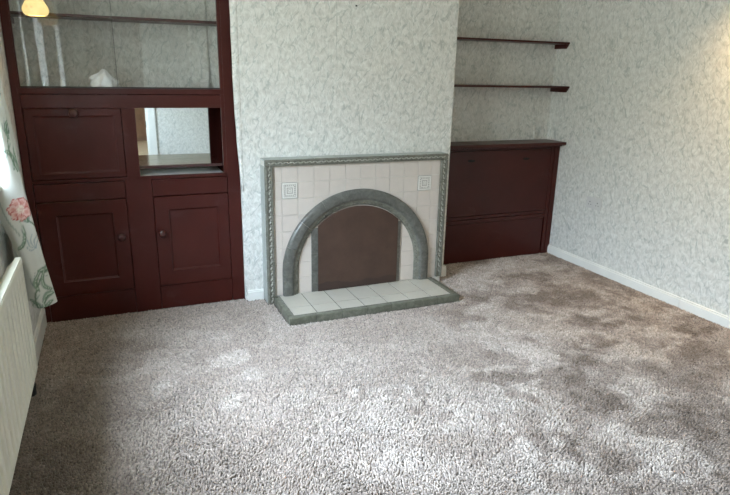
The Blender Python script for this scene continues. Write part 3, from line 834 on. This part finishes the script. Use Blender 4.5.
# ------------------------------------------------------------------ curtain
def curtain():
    zt_, zb_ = 2.26, .425
    NZ, NS = 380, 150
    def xr_at(z): return float(np.interp(z, [.42, .46, .592, .746, .915, 1.116, 1.307, 2.3], [-1.182, -1.188, -1.207, -1.227, -1.246, -1.266, -1.281, -1.298]))
    def xl_at(z): return float(np.interp(z, [.42, .461, .60, .63, .712, .80, .9, 2.3], [-1.268, -1.277, -1.283, -1.288, -1.310, -1.338, -1.344, -1.344]))
    def path(z):
        r, l = xr_at(z), xl_at(z); hi = max(0, min(1, (z - .75) / .35))
        fl_ = .012 * math.sin(z * 7)
        P_ = [(l, -.845), (l + (r - l) * .35, -.868 + fl_), (l + (r - l) * .72, -.842 - fl_), (r - .004, -.815), (r, -.797), (r - .012, -.78), (max(l, -1.335) + .02, -.765), (-1.325 + .0, -.75),
              (r - .045 + .039 * hi, -.735), (r - .04 + .040 * hi, -.715), (r - .05 + .03 * hi, -.70), (-1.325, -.685), (-1.325, -.67), (r - .055, -.655), (r - .05, -.635), (-1.32, -.615), (-1.325, -.60)]
        return P_
    def cr(P_, n):
        P_ = np.array(P_); d_ = np.concatenate([[0], np.cumsum(np.hypot(*(np.diff(P_, axis=0).T)))])
        A = np.concatenate([[2 * P_[0] - P_[1]], P_, [2 * P_[-1] - P_[-2]]])
        s = np.linspace(0, len(P_) - 1, n); i = np.minimum(s.astype(int), len(P_) - 2); t = (s - i)[:, None]
        p0, p1, p2, p3 = A[i], A[i + 1], A[i + 2], A[i + 3]
        return .5 * (2 * p1 + (p2 - p0) * t + (2 * p0 - 5 * p1 + 4 * p2 - p3) * t ** 2 + (3 * p1 - p0 - 3 * p2 + p3) * t ** 3)
    V = np.zeros((NZ + 1, NS, 3))
    for j in range(NZ + 1):
        z = zb_ + (zt_ - zb_) * (j / NZ); q = cr(path(z), NS)
        V[j, :, 0] = np.maximum(q[:, 0], XL + .006); V[j, :, 1] = q[:, 1]; V[j, :, 2] = z
    # ---- the printed pattern, drawn on cloth coordinates (a across in metres, z up)
    seglen = np.zeros((NZ + 1, NS)); seglen[:, 1:] = np.cumsum(np.hypot(np.diff(V[:, :, 0], axis=1), np.diff(V[:, :, 1], axis=1)), axis=1)
    kk = int(NS * 4 / 16)
    # across: on the near face use real x so the print sits where it hangs
    A = -1.235 + (seglen - seglen[:, kk:kk + 1]) ; Z = V[:, :, 2]
    A = A + np.interp(Z, [.42, .592, .746, .915, 1.307, 2.3], [.053, .029, .011, -.005, -.034, -.05])
    C = np.ones((NZ + 1, NS, 3)) * np.array([.63, .63, .575])
    def mixin(mask, c, amt=1.0):
        m_ = np.clip(mask, 0, 1)[..., None] * amt; C[:] = C * (1 - m_) + np.array(c) * m_
    def segd(p, q):
        px, pz = A - p[0], Z - p[1]; vx, vz = q[0] - p[0], q[1] - p[1]; t_ = np.clip((px * vx + pz * vz) / (vx * vx + vz * vz + 1e-12), 0, 1)
        return np.hypot(px - t_ * vx, pz - t_ * vz), t_
    def stroke(pts, w_, c, amt=1.0, taper=True):
        n_ = len(pts) - 1; m_ = np.zeros_like(A)
        for i in range(n_):
            d_, t_ = segd(pts[i], pts[i + 1]); s = (i + t_) / n_
            ww = w_ * (np.sin(PI * np.clip(s, .02, .98)) ** .6 if taper else 1)
            m_ = np.maximum(m_, 1 - sst(d_, ww * .7, ww * 1.2 + .0012))
        mixin(m_, c, amt)
    def curve(p0, p1, bend, n_=8):
        d_ = (p1[0] - p0[0], p1[1] - p0[1]); return [(p0[0] + d_[0] * i / n_ - d_[1] * bend * math.sin(PI * i / n_), p0[1] + d_[1] * i / n_ + d_[0] * bend * math.sin(PI * i / n_)) for i in range(n_ + 1)]
    G1, G2, G3 = (.13, .20, .13), (.27, .36, .27), (.05, .085, .065)
    def leaf(p0, p1, bend, w_):
        cv = curve(p0, p1, bend); w_ *= 1.35; stroke(cv, w_ * 1.25, G3, .8); stroke(cv, w_, G2, .95)
        cv2 = [(a_ + .25 * w_, z_ - .3 * w_) for a_, z_ in cv]; stroke(cv2, w_ * .45, G1, .9); stroke(cv, w_ * .1, (.62, .66, .56), .8)
    def flower(cx, cz, R, rot_):
        for k in range(7):
            a_ = rot_ + 2 * PI * k / 7; px, pz = cx + R * .58 * math.cos(a_), cz + R * .50 * math.sin(a_)
            dd = np.hypot(A - px, (Z - pz) * 1.1); ang = np.arctan2(Z - pz, A - px)
            rr = R * .45 * (1 + .10 * np.sin(6 * ang + k))
            mixin(1 - sst(dd, rr * .93, rr * 1.02), (.44, .07, .07), .95); mixin(1 - sst(dd, rr * .74, rr * .86), (.74, .50, .43), .95)
            mixin(1 - sst(dd, rr * .25, rr * .55), (.58, .20, .17), .65)
        dd = np.hypot(A - cx, Z - cz); mixin(1 - sst(dd, R * .22, R * .42), (.78, .70, .58), .9)
        ang = np.arctan2(Z - cz, A - cx); mixin((1 - sst(dd, R * .5, R * .8)) * (np.sin(ang * 13 + dd * 90) > .55), (.55, .2, .18), .5)
    rep = .62
    for k in range(-1, 4):
        for da, oz in ((0, 0), (.30, .21), (-.30, .3), (.6, .05)):
            ax, az = -1.285 + da, .845 + oz + k * rep
            stroke(curve((ax + .012, az - .04), (ax + .075, az - .26), .22), .0035, G1, .9, False)
            stroke(curve((ax + .075, az - .26), (ax + .02, az - .47), -.25), .0032, G1, .9, False)
            stroke(curve((ax - .03, az - .1), (ax + .01, az + .26), .2), .0025, (.3, .36, .3), .85, False)
            leaf((ax + .020, az - .262), (ax + .105, az - .225), -.25, .0085)
            leaf((ax + .030, az - .268), (ax + .10, az - .32), .35, .0075)
            leaf((ax + .030, az - .27), (ax + .012, az - .345), -.3, .007)
            leaf((ax + .055, az - .27), (ax + .085, az - .36), -.35, .006)
            leaf((ax + .02, az - .405), (ax + .085, az - .375), .25, .0085)
            leaf((ax + .02, az - .40), (ax + .06, az - .43), -.3, .0075)
            leaf((ax - .01, az - .05), (ax - .06, az - .16), .25, .006)
            leaf((ax + .03, az + .15), (ax + .075, az + .22), .3, .006); leaf((ax + .0, az + .16), (ax - .045, az + .24), -.3, .006)
            for q in range(5):                                   # grey outlined pale petals
                a_ = q * .5 - .6; stroke(curve((ax + .04, az - .17), (ax + .04 + .06 * math.cos(a_ + 1.3), az - .17 + .06 * math.sin(a_ + 1.3)), .25), .0022, (.28, .36, .38), .85)
                stroke(curve((ax + .02, az + .30), (ax + .02 + .055 * math.cos(a_ + 1), az + .30 + .06 * math.sin(a_ + 1)), .3), .002, (.28, .33, .31), .85)
            dd = np.hypot(A - ax - .085, Z - az + .175); mixin(1 - sst(dd, .010, .016), (.72, .38, .36), .7)
            leaf((ax - .012, az - .03), (ax + .022, az - .055), .3, .011)
            flower(ax, az, .054, .3 + da)
    b = MB(); n = NS
    b.add(V.reshape(-1, 3).tolist(), [(j * n + i, j * n + i + 1, (j + 1) * n + i + 1, (j + 1) * n + i) for j in range(NZ) for i in range(n - 1)], 0, True)
    o = b.build('curtain', M['curtain'], None, recalc=False)
    at = o.data.attributes.new('print', 'FLOAT_COLOR', 'POINT'); c4 = np.ones((C.shape[0] * C.shape[1], 4), np.float32); c4[:, :3] = C.reshape(-1, 3); at.data.foreach_set('color', c4.ravel())
    s = o.modifiers.new('t', 'SOLIDIFY'); s.thickness = .0016; s.offset = 0
    tag(o, 'cream floral curtain with red blooms and green leaves gathered by the radiator', 'curtain')
    rb = MB(); rb.tube([(-1.275, -.50, 2.275), (-1.275, -2.65, 2.275)], .011); 
    for y in (-.53, -2.6): rb.tube([(XL + .001, y, 2.275), (-1.275, y, 2.275)], .007)
    rb.build('rail', M['white'], o)
curtain()

# ------------------------------------------------------------------ wall lamps
SHADE_E = .40
LX, LY, LZ = -1.166, -.28, 1.617
SPRIG = [((LX - .038 + .0, LY - .055, LZ + .040), .018), ((LX - .014, LY - .064, LZ + .037), .016), ((LX - .052, LY - .045, LZ + .034), .014), ((LX + .02, LY - .06, LZ + .02), .008)]
M['shade'] = shade_glow()
def lamp(x, y, z, side, lab, power):
    t = thing('wall_lamp', lab, 'wall lamp', (XL if side < 0 else XR, y, z + .12), 'wall lamps')
    wx = XL if side < 0 else XR; s = 1 if side < 0 else -1
    b = MB(); b.lathe([(0, 0), (.045, 0), (.045, s * .006), (.03, s * .014), (.012, s * .02), (0, s * .02)], (wx + s * .0005, y, z + .15), 'x', 24)
    b.build('wall_plate', M['brass'], t)
    b = MB(); pts = [(wx + s * .015, y, z + .15), (wx + s * .06, y, z + .135), (wx + s * .11, y, z + .155), (x - s * .02, y, z + .185), (x, y, z + .175), (x, y, z + .135)]
    b.tube(pts, .006); b.lathe([(.006, .15), (.02, .14), (.022, .112), (.019, .110)], (x, y, z), 'z', 20); b.build('arm', M['brass'], t)
    b = MB()
    wob = lambda a, h_: (.045 * math.sin(6 * a) * max(0, (.03 - h_) / .03))
    out = [(.016, .128), (.027, .120), (.033, .100), (.034, .082), (.037, .066), (.045, .050), (.053, .036), (.055, .024), (.050, .010), (.040, .0)]
    inn = [(r - .003, hh + .001) for r, hh in reversed(out)]
    b.lathe(out + inn[:-1], (x, y, z), 'z', 48, wob=wob); b.build('shade', M['shade'], t)
    ld = bpy.data.lights.new('bulb_light', 'POINT'); ld.energy = power; ld.color = (1.0, .70, .36); ld.shadow_soft_size = .03
    lo = bpy.data.objects.new('bulb_light', ld); COL.objects.link(lo); lo.location = (x, y, z + .06); lo.parent = t; lo.matrix_parent_inverse = t.matrix_basis.inverted()
    return t
lamp(LX, LY, LZ, -1, 'glowing yellow wall lamp with red flower print in front of the glazed cabinet', 2.0)
lamp(2.19, -1.34, 2.03, 1, 'lit wall lamp on the right wall beyond the frame edge', 42)

# ------------------------------------------------------------------ daylight
wd = bpy.data.worlds.new('World'); scene.world = wd; wd.use_nodes = True; nt = wd.node_tree
bg = nt.nodes['Background']; tc = N(nt, 'ShaderNodeTexCoord'); sp_ = N(nt, 'ShaderNodeSeparateXYZ'); L(nt, tc.outputs['Generated'], sp_.inputs[0])
skyc = ramp(nt, math_(nt, 'MULTIPLY_ADD', sp_.outputs[2], .5, .5), [(.0, (.07, .075, .065)), (.57, (.12, .13, .12)), (.72, (.37, .45, .54)), (.86, (.66, .81, .99)), (1.0, (.73, .89, 1.08))])
L(nt, skyc, bg.inputs[0]); bg.inputs[1].default_value = 44.0
for a, c in ((WY0, WY1), (VY0, VY1)):
    pl = bpy.data.lights.new('window_portal', 'AREA'); pl.shape = 'RECTANGLE'; pl.size = c - a - .1; pl.size_y = WZ1 - WZ0 - .1; pl.cycles.is_portal = True
    po = bpy.data.objects.new('window_portal', pl); COL.objects.link(po); po.location = (XL - .21, (a + c) / 2, (WZ0 + WZ1) / 2); po.rotation_euler = (PI / 2, 0, -PI / 2)
hlgt = bpy.data.lights.new('hall_fill_light', 'POINT'); hlgt.energy = 22; hlgt.color = (1, .9, .75); hlgt.shadow_soft_size = .15  # unseen light added to brighten the hall in the mirror
ho = bpy.data.objects.new('hall_fill_light', hlgt); COL.objects.link(ho); ho.location = (.75, -6.2, 2.1)

# ------------------------------------------------------------------ camera
cam = bpy.data.cameras.new('camera'); cam.sensor_width = 36; cam.sensor_fit = 'HORIZONTAL'; cam.lens = 593.14 / 730 * 36; cam.clip_start = .02
co = bpy.data.objects.new('camera', cam); COL.objects.link(co)
pit, yaw, rol = -.2870, -.4017, .0207
fw = Vector((-math.sin(yaw) * math.cos(pit), math.cos(yaw) * math.cos(pit), math.sin(pit))); rt = Vector((math.cos(yaw), math.sin(yaw), 0)); up = rt.cross(fw)
r2 = rt * math.cos(rol) + up * math.sin(rol); u2 = -rt * math.sin(rol) + up * math.cos(rol)
mw = Matrix((r2, u2, -fw)).transposed().to_4x4(); mw.translation = Vector((-.8951, -3.5158, 1.3999)); co.matrix_world = mw
scene.camera = co
vs_ = scene.view_settings; vs_.view_transform = 'Standard'; vs_.look = 'None'; vs_.gamma = 1; vs_.use_curve_mapping = False; vs_.exposure = 1.22
scene.cycles.use_denoising = True
scene.cycles.max_bounces = 10; scene.cycles.diffuse_bounces = 6; scene.cycles.transparent_max_bounces = 16
scene.cycles.sample_clamp_indirect = 6
